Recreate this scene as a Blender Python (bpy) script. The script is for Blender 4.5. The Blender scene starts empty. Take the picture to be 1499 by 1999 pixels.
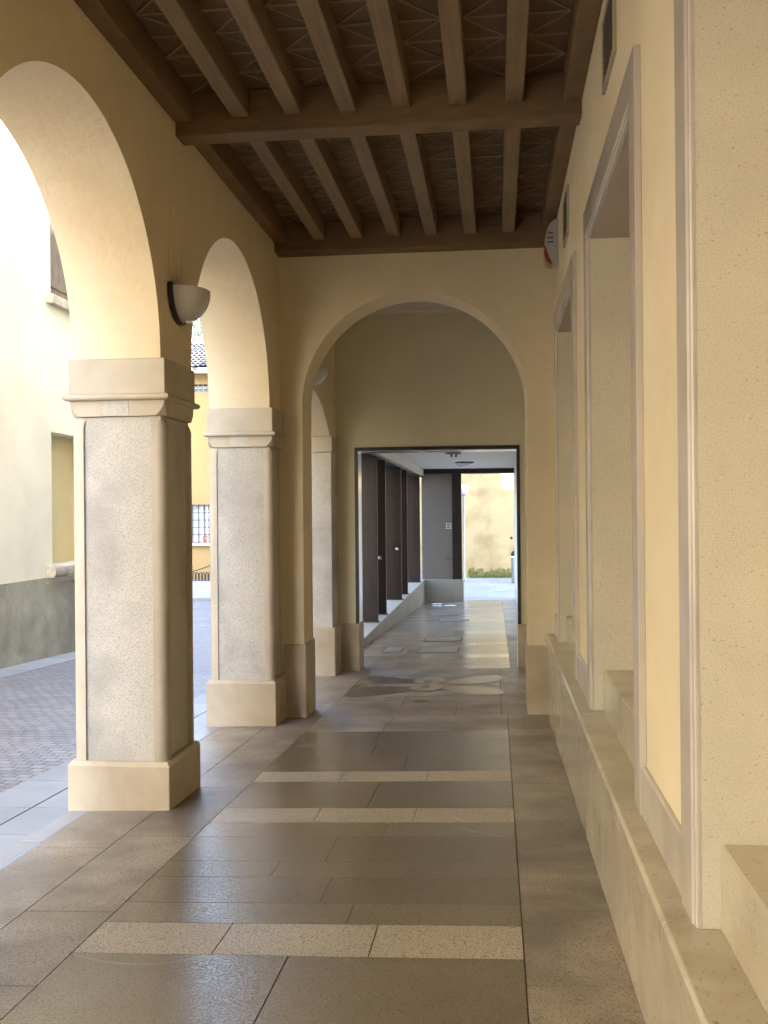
import bpy, bmesh, math, random
from mathutils import Vector, Matrix
random.seed(7)
scene = bpy.context.scene
COL = scene.collection
R = math.radians

# ------------------------------------------------------------------ levels
SL, CR = 0.0393, 0.0256            # the arcade floor falls along the street and a little towards it


def zf(x, y):
    return -SL * y + CR * x


def zs(y):                          # street level
    return -SL * min(y, 20.0) - 0.165


# ------------------------------------------------------------------ materials
def nn(nt, t, **kw):
    n = nt.nodes.new(t)
    for k, v in kw.items():
        setattr(n, k, v)
    return n


def ramp(nt, fac, stops, interp='LINEAR'):
    r = nn(nt, 'ShaderNodeValToRGB')
    cr = r.color_ramp
    cr.interpolation = interp
    while len(cr.elements) < len(stops):
        cr.elements.new(0.5)
    for e, (p, c) in zip(cr.elements, stops):
        e.position = p
        e.color = (c[0], c[1], c[2], 1) if not isinstance(c, (int, float)) else (c, c, c, 1)
    nt.links.new(fac, r.inputs[0])
    return r.outputs[0]


def mixc(nt, fac, a, b, mode='MIX'):
    m = nn(nt, 'ShaderNodeMix', data_type='RGBA', blend_type=mode)
    for sock, v in ((0, fac), (6, a), (7, b)):
        if isinstance(v, (int, float)):
            m.inputs[sock].default_value = v
        elif isinstance(v, tuple):
            m.inputs[sock].default_value = (*v, 1)
        else:
            nt.links.new(v, m.inputs[sock])
    return m.outputs[2]


def noise(nt, co, scale, detail=4, rough=0.55, dist=0.0):
    # fractal value noise in world metres
    n = nn(nt, 'ShaderNodeTexNoise')
    n.inputs['Scale'].default_value = scale
    n.inputs['Detail'].default_value = detail
    n.inputs['Roughness'].default_value = rough
    n.inputs['Distortion'].default_value = dist
    nt.links.new(co, n.inputs['Vector'])
    return n.outputs['Fac']


def mat(name, base, rough=0.6, var=0.12, vscale=1.6, speck=None, bump=(), tone=0.0, stain=None, metal=0.0,
        spec=0.5, streak=None, rvar=0.0, pits=None, coat=0.0, veins=None):
    m = bpy.data.materials.new(name)
    m.use_nodes = True
    nt = m.node_tree
    b = nt.nodes['Principled BSDF']
    geo = nn(nt, 'ShaderNodeNewGeometry')
    co = geo.outputs['Position']
    lo = tuple(max(0, c * (1 - var)) for c in base)
    hi = tuple(min(1, c * (1 + var)) for c in base)
    col = ramp(nt, noise(nt, co, vscale, 5, 0.6), [(0.3, lo), (0.7, hi)])
    if streak:                       # elongated veins / wood grain: (axis scale vector, amount)
        mp = nn(nt, 'ShaderNodeMapping')
        mp.inputs['Scale'].default_value = streak[0]
        nt.links.new(co, mp.inputs[0])
        f = ramp(nt, noise(nt, mp.outputs[0], 1.0, 6, 0.6, 0.4), [(0.3, 1 - streak[1]), (0.7, 1 + streak[1] * 0.6)])
        col = mixc(nt, 1.0, col, f, 'MULTIPLY')
    if stain:                        # (scale, colour, lo, hi, amount)
        f = ramp(nt, noise(nt, co, stain[0], 5, 0.55, 0.3), [(stain[2], 0.0), (stain[3], stain[4])])
        col = mixc(nt, f, col, stain[1])
    sp_fac = None
    if speck:                        # (scale, colour dark, lo, hi, amount)
        sp_fac = ramp(nt, noise(nt, co, speck[0], 2, 0.5), [(speck[2], 1.0), (speck[3], 0.0)])
        mm = nn(nt, 'ShaderNodeMath', operation='MULTIPLY')
        nt.links.new(sp_fac, mm.inputs[0])
        mm.inputs[1].default_value = speck[4]
        col = mixc(nt, mm.outputs[0], col, speck[1])
    if pits:                         # small elongated fossils: (scale vec, colour, threshold, amount)
        mp = nn(nt, 'ShaderNodeMapping')
        mp.inputs['Scale'].default_value = pits[0]
        mp.inputs['Rotation'].default_value = (0.35, 0.2, 0.5)
        nt.links.new(co, mp.inputs[0])
        f1 = ramp(nt, noise(nt, mp.outputs[0], 1.0, 3, 0.6, 0.5), [(pits[2], 0.0), (pits[2] + 0.06, pits[3])])
        col = mixc(nt, f1, col, pits[1])
    if veins:                        # thin pale mineral veins: (scale, colour, half width, amount)
        n1 = nn(nt, 'ShaderNodeTexNoise')
        n1.inputs['Scale'].default_value = veins[0]
        n1.inputs['Detail'].default_value = veins[4] if len(veins) > 4 else 3
        n1.inputs['Roughness'].default_value = 0.45
        n1.inputs['Distortion'].default_value = 0.2 if len(veins) > 4 else 1.2
        nt.links.new(co, n1.inputs['Vector'])
        f1 = ramp(nt, n1.outputs['Fac'], [(0.5 - veins[2], 0.0), (0.5, veins[3]), (0.5 + veins[2], 0.0)])
        g1 = ramp(nt, noise(nt, co, 0.7, 2), [(0.5, 0.0), (0.62, 1.0)])
        mm = nn(nt, 'ShaderNodeMath', operation='MULTIPLY')
        nt.links.new(f1, mm.inputs[0])
        nt.links.new(g1, mm.inputs[1])
        col = mixc(nt, mm.outputs[0], col, veins[1])
    if tone:
        a = nn(nt, 'ShaderNodeAttribute', attribute_name='tone')
        f = ramp(nt, a.outputs['Fac'], [(0.0, 1 - tone), (1.0, 1 + tone)])
        col = mixc(nt, 1.0, col, f, 'MULTIPLY')
    nt.links.new(col, b.inputs['Base Color'])
    b.inputs['Roughness'].default_value = rough
    if rvar:
        f = ramp(nt, noise(nt, co, 2.3, 4, 0.5), [(0.25, max(0.02, rough - rvar)), (0.8, rough + rvar)])
        nt.links.new(f, b.inputs['Roughness'])
    b.inputs['Metallic'].default_value = metal
    b.inputs['Specular IOR Level'].default_value = spec
    b.inputs['Coat Weight'].default_value = coat
    prev = None
    for (s, st, d) in bump:
        bp = nn(nt, 'ShaderNodeBump')
        bp.inputs['Strength'].default_value = st
        bp.inputs['Distance'].default_value = d
        nt.links.new(noise(nt, co, s, 4, 0.6), bp.inputs['Height'])
        if prev:
            nt.links.new(prev, bp.inputs['Normal'])
        prev = bp.outputs['Normal']
    if sp_fac is not None and len(speck) > 5:
        bp = nn(nt, 'ShaderNodeBump', invert=True)
        bp.inputs['Strength'].default_value = speck[5]
        bp.inputs['Distance'].default_value = 0.002
        nt.links.new(sp_fac, bp.inputs['Height'])
        if prev:
            nt.links.new(prev, bp.inputs['Normal'])
        prev = bp.outputs['Normal']
    if prev:
        nt.links.new(prev, b.inputs['Normal'])
    return m


MT = {}
MT['plaster'] = mat('yellow_plaster', (0.69, 0.592, 0.405), 0.85, 0.06, 0.9, veins=(0.8, (0.50, 0.39, 0.25), .0025, .35), bump=((4.5, .45, .025), (30, .2, .005), (160, .25, .003)),
                    stain=(1.3, (0.60, 0.50, 0.325), 0.42, 0.66, 0.5))
MT['plaster_grey'] = mat('olive_plaster', (0.66, 0.60, 0.425), 0.85, 0.06, 0.8, bump=((7, .2, .02), (160, .15, .003)))
MT['plaster_arch'] = mat('cream_soffit_plaster', (0.69, 0.59, 0.415), 0.85, 0.06, 1.1, stain=(1.1, (0.60, 0.48, 0.32), 0.42, 0.66, 0.55), veins=(0.9, (0.50, 0.39, 0.25), .0025, .35), bump=((5, .45, .025), (30, .2, .005), (160, .25, .003)))
MT['granite'] = mat('bush_hammered_granite', (0.52, 0.49, 0.43), 0.75, 0.10, 1.3,
                    speck=(150, (0.30, 0.27, 0.23), 0.36, 0.50, 0.75, 0.5),
                    stain=(2.2, (0.31, 0.285, 0.25), 0.45, 0.66, 0.65), bump=((60, .3, .004),))
MT['sandstone'] = mat('smooth_sandstone', (0.47, 0.395, 0.29), 0.7, 0.10, 1.9, stain=(2.3, (0.345, 0.265, 0.175), 0.44, 0.66, 0.6),
                      bump=((40, .15, .004), (160, .12, .002)))
MT['capstone'] = mat('pale_sandstone', (0.47, 0.41, 0.32), 0.7, 0.09, 2.3, stain=(2.6, (0.345, 0.29, 0.22), 0.46, 0.68, 0.55),
                     bump=((40, .15, .004), (160, .12, .002)))
MT['travertine'] = mat('shell_limestone', (0.60, 0.55, 0.425), 0.55, 0.07, 2.2,
                       speck=(260, (0.40, 0.335, 0.23), 0.36, 0.50, 0.6, 0.15),
                       pits=((85, 45, 110), (0.26, 0.21, 0.14), 0.645, 0.75))
MT['limestone'] = mat('polished_limestone', (0.48, 0.42, 0.31), 0.16, 0.08, 1.6, stain=(3.1, (0.33, 0.265, 0.17), 0.5, 0.72, 0.5),
                      pits=((70, 60, 90), (0.22, 0.175, 0.11), 0.63, 0.8), rvar=0.06)
MT['surround'] = mat('grey_window_surround', (0.50, 0.445, 0.385), 0.2, 0.06, 1.5, stain=(2.7, (0.36, 0.32, 0.27), 0.5, 0.7, 0.5),
                     rvar=0.05)
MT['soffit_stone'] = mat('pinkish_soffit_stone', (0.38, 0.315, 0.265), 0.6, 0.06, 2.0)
MT['slate'] = mat('dark_slate_slab', (0.168, 0.135, 0.090), 0.21, 0.12, 1.7, tone=0.22, rvar=0.045, spec=0.6,
                  speck=(120, (0.09, 0.075, 0.055), 0.38, 0.50, 0.6, 0.3), stain=(1.1, (0.20, 0.165, 0.12), 0.40, 0.85, 0.5),
                  bump=((22, .10, .006), (120, .30, .0022)), veins=(0.75, (0.30, 0.26, 0.20), .0022, .55, 0.6))
MT['pale_granite'] = mat('pale_granite_slab', (0.40, 0.35, 0.275), 0.42, 0.07, 2.0, tone=0.12, rvar=0.06,
                         speck=(125, (0.14, 0.115, 0.085), 0.40, 0.49, 0.85, 0.4))
MT['border_granite'] = mat('border_granite_slab', (0.295, 0.25, 0.198), 0.40, 0.16, 2.2, tone=0.22, rvar=0.10,
                           speck=(115, (0.11, 0.09, 0.075), 0.39, 0.50, 0.8, 0.4),
                           stain=(1.9, (0.10, 0.083, 0.072), 0.43, 0.66, 0.75), bump=((90, .3, .003),))
MT['passage_stone'] = mat('worn_passage_stone', (0.27, 0.225, 0.17), 0.17, 0.12, 1.4, tone=0.3, spec=0.6, bump=((26, .12, .004),))
MT['passage_slate'] = mat('rough_passage_slab', (0.235, 0.19, 0.138), 0.255, 0.12, 1.4, tone=0.3, bump=((60, .12, .004),))
MT['grout'] = mat('dark_joint', (0.07, 0.06, 0.05), 0.9)
MT['inlay_dark'] = mat('dark_inlay_stone', (0.13, 0.108, 0.082), 0.28, 0.1, 2)
MT['inlay_pale'] = mat('pale_inlay_stone', (0.34, 0.29, 0.22), 0.32, 0.1, 2)
MT['wood'] = mat('dark_beam_timber', (0.165, 0.098, 0.043), 0.62, 0.16, 1.5, streak=((5, 5, 40), 0.22))
MT['joist'] = mat('brown_joist_timber', (0.205, 0.137, 0.07), 0.60, 0.14, 1.2, streak=((30, 1.5, 30), 0.25), bump=((20, .15, .004),))
MT['plank'] = mat('dark_plank', (0.145, 0.085, 0.038), 0.65, 0.18, 1.3, streak=((30, 1.5, 30), 0.2))
MT['batten'] = mat('tan_batten', (0.27, 0.185, 0.095), 0.65, 0.15, 3)
MT['opal'] = mat('opal_glass', (0.46, 0.43, 0.40), 0.08, 0.02, spec=0.6, coat=0.5)
MT['black'] = mat('black_metal', (0.018, 0.016, 0.015), 0.4, 0.1)
MT['bronze'] = mat('dark_bronze_sheet', (0.026, 0.014, 0.010), 0.42, 0.25, 0.9, streak=((8, 8, 0.6), 0.35), spec=0.3)
MT['steel'] = mat('brushed_steel', (0.55, 0.53, 0.52), 0.22, 0.05, metal=0.9)
MT['white'] = mat('white_paint', (0.72, 0.71, 0.69), 0.6, 0.04)
MT['white_ceiling'] = mat('off_white_ceiling', (0.60, 0.545, 0.47), 0.7, 0.04)
MT['grey_panel'] = mat('grey_brown_panel', (0.18, 0.138, 0.11), 0.6, 0.06, 1.1)
MT['concrete'] = mat('grey_concrete', (0.36, 0.315, 0.255), 0.7, 0.12, 1.7, bump=((30, .15, .005),))
MT['slot'] = mat('dark_slot', (0.02, 0.017, 0.014), 0.8)
MT['louvre'] = mat('beige_louvre', (0.36, 0.30, 0.215), 0.5, 0.04)
MT['siren_grey'] = mat('pale_grey_plastic', (0.36, 0.345, 0.325), 0.35, 0.03)
MT['amber'] = mat('amber_plastic', (0.20, 0.045, 0.012), 0.2, 0.05, coat=0.5)
MT['pane'] = mat('dark_glass', (0.03, 0.032, 0.035), 0.05, 0.05)
MT['cream_wall'] = mat('cream_render', (0.75, 0.685, 0.545), 0.9, 0.05, 0.5, bump=((5, .2, .03), (90, .2, .005)),
                       stain=(0.7, (0.60, 0.54, 0.41), 0.42, 0.66, 0.6), veins=(0.6, (0.45, 0.40, 0.30), .004, .5))
MT['dado_grey'] = mat('weathered_grey_render', (0.33, 0.31, 0.24), 0.9, 0.16, 1.2, bump=((18, .4, .03), (90, .3, .006)),
                      stain=(1.4, (0.19, 0.17, 0.135), 0.42, 0.64, 0.75))
MT['niche'] = mat('ochre_niche_render', (0.60, 0.49, 0.27), 0.9, 0.06, 1.0, bump=((14, .3, .02),))
MT['rough_stone'] = mat('rough_sill_stone', (0.45, 0.39, 0.30), 0.9, 0.2, 6, bump=((18, .8, .03),))
MT['old_wood'] = mat('weathered_shutter_wood', (0.16, 0.115, 0.075), 0.8, 0.2, 2, streak=((30, 30, 1.5), 0.35))
MT['house'] = mat('ochre_house_render', (0.32, 0.19, 0.07), 0.9, 0.07, 0.6, bump=((12, .3, .02),))
MT['tile'] = mat('grey_roof_tile', (0.10, 0.10, 0.11), 0.8, 0.3, 4)
MT['zinc'] = mat('zinc_gutter', (0.30, 0.30, 0.30), 0.4, 0.05, metal=0.6)
MT['curtain'] = mat('grey_window_glass', (0.42, 0.44, 0.46), 0.15, 0.2, 3)
MT['pavement'] = mat('pale_pavement', (0.26, 0.245, 0.235), 0.7, 0.08, 1.5, bump=((30, .2, .006),))
MT['street_slab'] = mat('grey_street_slab', (0.25, 0.255, 0.27), 0.5, 0.12, 1.6, tone=0.2, bump=((30, .2, .006),))
MT['far_wall'] = mat('ochre_wall_render', (0.40, 0.305, 0.155), 0.9, 0.06, 0.8, bump=((6, .3, .03), (60, .3, .006)),  # plain ochre base colour with random brown stains
                     stain=(1.0, (0.26, 0.18, 0.085), 0.47, 0.66, 0.75))
MT['moss'] = mat('wall_weeds', (0.15, 0.19, 0.03), 0.8, 0.4, 9)
MT['leaf'] = mat('tree_leaf', (0.06, 0.10, 0.03), 0.6, 0.4, 3)
MT['bark'] = mat('tree_bark', (0.12, 0.09, 0.06), 0.9, 0.3, 6)
MT['paper'] = mat('white_paper', (0.8, 0.8, 0.8), 0.9, 0.02)
MT['terracotta'] = mat('terracotta_pot', (0.35, 0.10, 0.06), 0.8, 0.1)


def cobble_mat():
    m = bpy.data.materials.new('porphyry_cobbles')
    m.use_nodes = True
    nt = m.node_tree
    b = nt.nodes['Principled BSDF']
    geo = nn(nt, 'ShaderNodeNewGeometry')
    co = geo.outputs['Position']
    # bend the courses into shallow arcs like hand-laid setts
    w = nn(nt, 'ShaderNodeTexNoise')
    w.inputs['Scale'].default_value = 0.55
    nt.links.new(co, w.inputs['Vector'])
    add = nn(nt, 'ShaderNodeMixRGB', blend_type='LINEAR_LIGHT')
    add.inputs[0].default_value = 0.22
    nt.links.new(co, add.inputs[1])
    nt.links.new(w.outputs['Color'], add.inputs[2])
    br = nn(nt, 'ShaderNodeTexBrick')
    br.inputs['Scale'].default_value = 1.0
    br.inputs['Brick Width'].default_value = 0.135
    br.inputs['Row Height'].default_value = 0.105
    br.inputs['Mortar Size'].default_value = 0.007
    br.inputs['Mortar Smooth'].default_value = 0.4
    br.inputs['Color1'].default_value = (0.235, 0.215, 0.215, 1)
    br.inputs['Color2'].default_value = (0.155, 0.158, 0.172, 1)
    br.inputs['Mortar'].default_value = (0.07, 0.06, 0.055, 1)
    nt.links.new(add.outputs[0], br.inputs['Vector'])
    f = ramp(nt, noise(nt, co, 1.1, 5), [(0.3, 0.8), (0.7, 1.2)])
    nt.links.new(mixc(nt, 1.0, br.outputs['Color'], f, 'MULTIPLY'), b.inputs['Base Color'])
    b.inputs['Roughness'].default_value = 0.5
    bp = nn(nt, 'ShaderNodeBump', invert=True)
    bp.inputs['Strength'].default_value = 0.7
    bp.inputs['Distance'].default_value = 0.012
    nt.links.new(br.outputs['Fac'], bp.inputs['Height'])
    bp2 = nn(nt, 'ShaderNodeBump')
    bp2.inputs['Strength'].default_value = 0.4
    bp2.inputs['Distance'].default_value = 0.01
    nt.links.new(noise(nt, co, 25, 4), bp2.inputs['Height'])
    nt.links.new(bp.outputs[0], bp2.inputs['Normal'])
    nt.links.new(bp2.outputs[0], b.inputs['Normal'])
    return m


MT['cobble'] = cobble_mat()
MT['kerb_stone'] = mat('pale_grey_kerb', (0.28, 0.28, 0.29), 0.4, 0.08, 2, bump=((60, .2, .003),))


# ------------------------------------------------------------------ mesh helpers
class MB:
    def __init__(s):
        s.v, s.f, s.mi, s.t = [], [], [], []

    def face(s, pts, mi=0, tone=0.5):
        n = len(s.v)
        s.v += [tuple(p) for p in pts]
        s.f.append(tuple(range(n, n + len(pts))))
        s.mi.append(mi)
        s.t.append(tone)

    def hexa(s, c, mi=0, tone=0.5):           # 8 corners, bottom ring then top ring
        n = len(s.v)
        s.v += [tuple(p) for p in c]
        for q in ((3, 2, 1, 0), (4, 5, 6, 7), (0, 1, 5, 4), (1, 2, 6, 5), (2, 3, 7, 6), (3, 0, 4, 7)):
            s.f.append(tuple(n + i for i in q))
            s.mi.append(mi)
            s.t.append(tone)

    def box(s, x0, x1, y0, y1, z0, z1, mi=0, tone=0.5):
        s.hexa([(x0, y0, z0), (x1, y0, z0), (x1, y1, z0), (x0, y1, z0),
                (x0, y0, z1), (x1, y0, z1), (x1, y1, z1), (x0, y1, z1)], mi, tone)

    def slab(s, x0, x1, y0, y1, zfun, h=0.03, mi=0, tone=0.5, gap=0.0025, lift=0.0):
        x0 += gap
        x1 -= gap
        y0 += gap
        y1 -= gap
        c = [(x0, y0), (x1, y0), (x1, y1), (x0, y1)]
        s.hexa([(x, y, zfun(x, y) - h) for x, y in c] + [(x, y, zfun(x, y) + lift) for x, y in c], mi, tone)

    def prism(s, pts, axis, a, b, mi=0):      # polygon in the two other axes, extruded from a to b
        def P(p, t):
            if axis == 0:
                return (t, p[0], p[1])
            if axis == 1:
                return (p[0], t, p[1])
            return (p[0], p[1], t)
        n = len(s.v)
        k = len(pts)
        s.v += [P(p, a) for p in pts] + [P(p, b) for p in pts]
        s.f += [tuple(range(n, n + k)), tuple(range(n + 2 * k - 1, n + k - 1, -1))]
        s.f += [(n + i, n + (i + 1) % k, n + k + (i + 1) % k, n + k + i) for i in range(k)]
        s.mi += [mi] * (k + 2)
        s.t += [0.5] * (k + 2)

    def loft(s, rings, close=True, cap=True, mi=0):
        n = len(s.v)
        k = len(rings[0])
        for r in rings:
            s.v += [tuple(p) for p in r]
        for i in range(len(rings) - 1):
            for j in range(k if close else k - 1):
                a, b2 = n + i * k + j, n + i * k + (j + 1) % k
                s.f.append((a, b2, b2 + k, a + k))
                s.mi.append(mi)
                s.t.append(0.5)
        if cap:
            s.f += [tuple(range(n + k - 1, n - 1, -1)), tuple(range(n + (len(rings) - 1) * k, n + len(rings) * k))]
            s.mi += [mi, mi]
            s.t += [0.5, 0.5]

    def lathe(s, cx, cy, prof, seg=20, mi=0):
        s.loft([[(cx + r * math.cos(2 * math.pi * j / seg), cy + r * math.sin(2 * math.pi * j / seg), z) for j in range(seg)]
                for r, z in prof], mi=mi)

    def tube(s, pts, r, seg=8, mi=0):
        pts = [Vector(p) for p in pts]
        rings = []
        for i, p in enumerate(pts):
            d = (pts[min(i + 1, len(pts) - 1)] - pts[max(i - 1, 0)]).normalized()
            u = d.cross(Vector((0, 0, 1)) if abs(d.z) < 0.9 else Vector((1, 0, 0))).normalized()
            w = d.cross(u)
            rr = r[i] if isinstance(r, (list, tuple)) else r
            rings.append([p + u * rr * math.cos(2 * math.pi * j / seg) + w * rr * math.sin(2 * math.pi * j / seg) for j in range(seg)])
        s.loft(rings, mi=mi)

    def build(s, name, mats, parent=None, bevel=0.0, smooth=0.0, kind=None, recalc=True):
        me = bpy.data.meshes.new(name)
        me.from_pydata(s.v, [], s.f)
        if not isinstance(mats, (list, tuple)):
            mats = [mats]
        for m in mats:
            me.materials.append(MT[m] if isinstance(m, str) else m)
        me.polygons.foreach_set('material_index', s.mi)
        at = me.attributes.new('tone', 'FLOAT', 'FACE')
        at.data.foreach_set('value', s.t)
        if recalc:
            bm = bmesh.new()
            bm.from_mesh(me)
            bmesh.ops.recalc_face_normals(bm, faces=bm.faces)
            bm.to_mesh(me)
            bm.free()
        if smooth:
            me.polygons.foreach_set('use_smooth', [True] * len(me.polygons))
            me.set_sharp_from_angle(angle=R(smooth))
        me.update()
        o = bpy.data.objects.new(name, me)
        COL.objects.link(o)
        if bevel:
            b = o.modifiers.new('edge', 'BEVEL')
            b.width = bevel
            b.segments = 2
            b.limit_method = 'ANGLE'
            b.angle_limit = R(40)
        if parent:
            o.parent = parent
            o.matrix_parent_inverse = Matrix.Translation(-WLOC[parent.name])
        WLOC[o.name] = Vector((0, 0, 0)) if not parent else Vector((0, 0, 0))
        if kind:
            o['kind'] = kind
        return o


WLOC = {}


def thing(name, label, cat, loc, group=None):
    o = bpy.data.objects.new(name, None)
    COL.objects.link(o)
    o.location = loc
    o.empty_display_size = 0.2
    o['label'] = label
    o['category'] = cat
    o['kind'] = 'thing'
    if group:
        o['group'] = group
    WLOC[o.name] = Vector(loc)
    return o


def tag(o, label, cat, group=None, kind=None):
    o['label'] = label
    o['category'] = cat
    if group:
        o['group'] = group
    o['kind'] = kind or 'thing'
    return o


def dup(root, dy, label, group=None, dx=0.0, dz=0.0):
    r = root.copy()
    COL.objects.link(r)
    r.location = root.location + Vector((dx, dy, dz))
    r['label'] = label
    if group:
        r['group'] = group
    for ch in list(root.children):
        c = ch.copy()
        COL.objects.link(c)
        c.parent = r
        c.matrix_parent_inverse = ch.matrix_parent_inverse.copy()
        for g in list(ch.children):
            d = g.copy()
            COL.objects.link(d)
            d.parent = c
            d.matrix_parent_inverse = g.matrix_parent_inverse.copy()
    return r


def holes_panel(mb, plane, u0, u1, v0, v1, holes, xa, xb, mi=0):
    """wall slab lying in YZ (plane 'x') or XZ (plane 'y') between xa (seen face) and xb with rectangular holes"""
    us = sorted({u0, u1, *[h[0] for h in holes], *[h[1] for h in holes]})
    vs = sorted({v0, v1, *[h[2] for h in holes], *[h[3] for h in holes]})

    def P(u, v, d):
        return (d, u, v) if plane == 'x' else (u, d, v)

    def hole(i, j):
        if i < 0 or j < 0 or i >= len(us) - 1 or j >= len(vs) - 1:
            return True
        cu, cv = (us[i] + us[i + 1]) / 2, (vs[j] + vs[j + 1]) / 2
        return any(h[0] < cu < h[1] and h[2] < cv < h[3] for h in holes)
    for i in range(len(us) - 1):
        for j in range(len(vs) - 1):
            if hole(i, j):
                continue
            a, b, c, d = us[i], us[i + 1], vs[j], vs[j + 1]
            mb.face([P(a, c, xa), P(b, c, xa), P(b, d, xa), P(a, d, xa)], mi)
            mb.face([P(a, d, xb), P(b, d, xb), P(b, c, xb), P(a, c, xb)], mi)
            for (di, dj, q) in ((-1, 0, (a, c, a, d)), (1, 0, (b, c, b, d)), (0, -1, (a, c, b, c)), (0, 1, (a, d, b, d))):
                if hole(i + di, j + dj):
                    mb.face([P(q[0], q[1], xa), P(q[2], q[3], xa), P(q[2], q[3], xb), P(q[0], q[1], xb)], mi)


# ================================================================== FLOOR
XJ = [-2.045, -1.64]               # long joints of the border bands
fm = MB()
FM = ['slate', 'pale_granite', 'border_granite', 'grout', 'inlay_dark', 'inlay_pale', 'passage_stone', 'passage_slate']
SLT, PAL, BOR, GRT, IND, INP, PAS, PA2 = range(8)
# bed under the slabs
for (y0, y1) in ((-7, 13.2), (13.2, 31.4)):
    xl = -2.595 if y0 < 0 else -2.20
    fm.hexa([(xl, y0, zf(xl, y0) - .12), (.60, y0, zf(.6, y0) - .12), (.60, y1, zf(.6, y1) - .12), (xl, y1, zf(xl, y1) - .12),
             (xl, y0, zf(xl, y0) - .006), (.60, y0, zf(.6, y0) - .006), (.60, y1, zf(.6, y1) - .006), (xl, y1, zf(xl, y1) - .006)], GRT)
rows = [(-7, -5.2, SLT, []), (-5.2, -4.9, PAL, [-1.05, -.48]), (-4.9, -3.2, SLT, [-.8]), (-3.2, -2.9, PAL, [-1.05, -.48]),
        (-2.9, -1.2, SLT, [-.77]), (-1.2, -.9, PAL, [-1.05, -.48]), (-.9, .4, SLT, [-.6]), (.4, 1.0, SLT, [-.9]),
        (1.0, 1.95, SLT, [-.77]), (1.95, 2.27, PAL, [-1.07, -.48]), (2.27, 2.95, SLT, [-.62]), (2.95, 3.717, SLT, [-.79]),
        (3.717, 4.041, PAL, [-1.09, -.488]), (4.041, 4.28, SLT, [-.62]), (4.28, 4.63, SLT, [-.773]), (4.63, 4.872, SLT, [-1.072]),
        (4.872, 5.308, SLT, [-.85]), (5.308, 5.588, SLT, [-.61]), (5.588, 5.90, PAL, [-1.047, -.478]), (5.90, 6.596, SLT, [-.776]),
        (6.596, 6.903, PAL, [-1.056, -.475]), (6.903, 7.45, SLT, [-.66]), (7.45, 8.0, SLT, [-.95]), (8.0, 8.46, SLT, [-.98]),
        (8.46, 8.81, BOR, [-.97]), (8.81, 9.25, BOR, [-.95])]
ton = {4.041: .75, 4.28: .45, 4.63: .62, 4.872: .4, 5.308: .8, 5.90: .42, 6.903: .35, 7.45: .3, 8.0: .25, 2.95: .55, 8.46: .95, 8.81: .85}
XR0 = 0.09
for (y0, y1, k, js) in rows:
    xs = [XJ[1]] + js + [XR0]
    for a, b in zip(xs[:-1], xs[1:]):
        t = ton.get(y0, .5) + random.uniform(-.13, .13)
        fm.slab(a, b, y0, y1, zf, mi=k, tone=t)


def band(x0, x1, ys, k, lo=.2, hi=.8):
    for a, b in zip(ys[:-1], ys[1:]):
        fm.slab(x0, x1, a, b, zf, mi=k, tone=random.uniform(lo, hi))


band(XR0, .455, [-7, -5.5, -4, -2.6, -1.2, 0, .7, 1.4, 2.05, 2.77, 3.49, 4.214, 4.9, 5.64, 6.51, 7.15, 7.8, 8.5, 9.25], BOR, .45, .85)
band(XJ[0], XJ[1], [-7, -5.3, -4.2, -3, -1.9, -.8, .3, 1.1, 1.9, 2.66, 3.415, 4.155, 5.3, 6.45, 7.6, 8.3, 9.25], BOR, .25, .6)
band(-2.45, XJ[0], [-7, -5.4, -4, -2.8, -1.6, -.4, .7, 1.7, 2.8, 3.9, 5.087, 6.2, 7.2, 8.1, 8.9, 9.8, 10.8, 11.8, 13.0], BOR, .55, 1.0)
# bay beyond the cross wall
ys = [9.25, 9.7, 10.15, 10.5, 12.35, 12.95]
for a, b in zip(ys[:-1], ys[1:]):
    js = [-2.045, -1.64, -.95 if a > 9.5 else -.39, .035]
    if a == 10.5:
        js = [-2.045, -1.64, .035]
    for c, d in zip(js[:-1], js[1:]):
        fm.slab(c, d, a, b, zf, mi=BOR, tone=random.uniform(.45, .75))
band(.035, .53, [9.25, 9.7, 10.5, 11.3, 12.1, 12.95], BOR, .3, .6)
# passage
y = 12.95
while y < 31.2:
    h = random.choice((.28, .34, .42, .5, .62))
    y1 = min(31.3, y + h)
    if 31.3 - y1 < .2:
        y1 = 31.3
    j = random.uniform(-1.4, -.2)
    k = PAS if random.random() < .55 else PA2
    for a, b in ((-2.15, j), (j, .17)):
        fm.slab(a, b, y, y1, zf, mi=k, tone=random.uniform(.5, .95))
    y = y1
band(.17, .56, [12.95 + .9 * i for i in range(20)] + [31.3], BOR, .1, .5)


# inlaid ornament in the middle of the bay beyond the cross wall
def inlay(pts, mi, lift):
    ar = sum(pts[i][0] * pts[(i + 1) % len(pts)][1] - pts[(i + 1) % len(pts)][0] * pts[i][1] for i in range(len(pts)))
    if ar < 0:
        pts = pts[::-1]
    fm.face([(x, y, zf(x, y) + lift) for x, y in pts], mi)


def ell(cx, cy, a, b, n=28):
    return [(cx + a * math.cos(2 * math.pi * i / n), cy + b * math.sin(2 * math.pi * i / n)) for i in range(n)]


def smooth_poly(pts, n=5):
    out = []
    k = len(pts)
    for i in range(k):
        p0, p1, p2, p3 = (Vector((*pts[(i + j - 1) % k], 0)) for j in range(4))
        for s_ in range(n):
            t = s_ / n
            q = 0.5 * ((2 * p1) + (-p0 + p2) * t + (2 * p0 - 5 * p1 + 4 * p2 - p3) * t * t + (-p0 + 3 * p1 - 3 * p2 + p3) * t ** 3)
            out.append((q.x, q.y))
    return out


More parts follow.
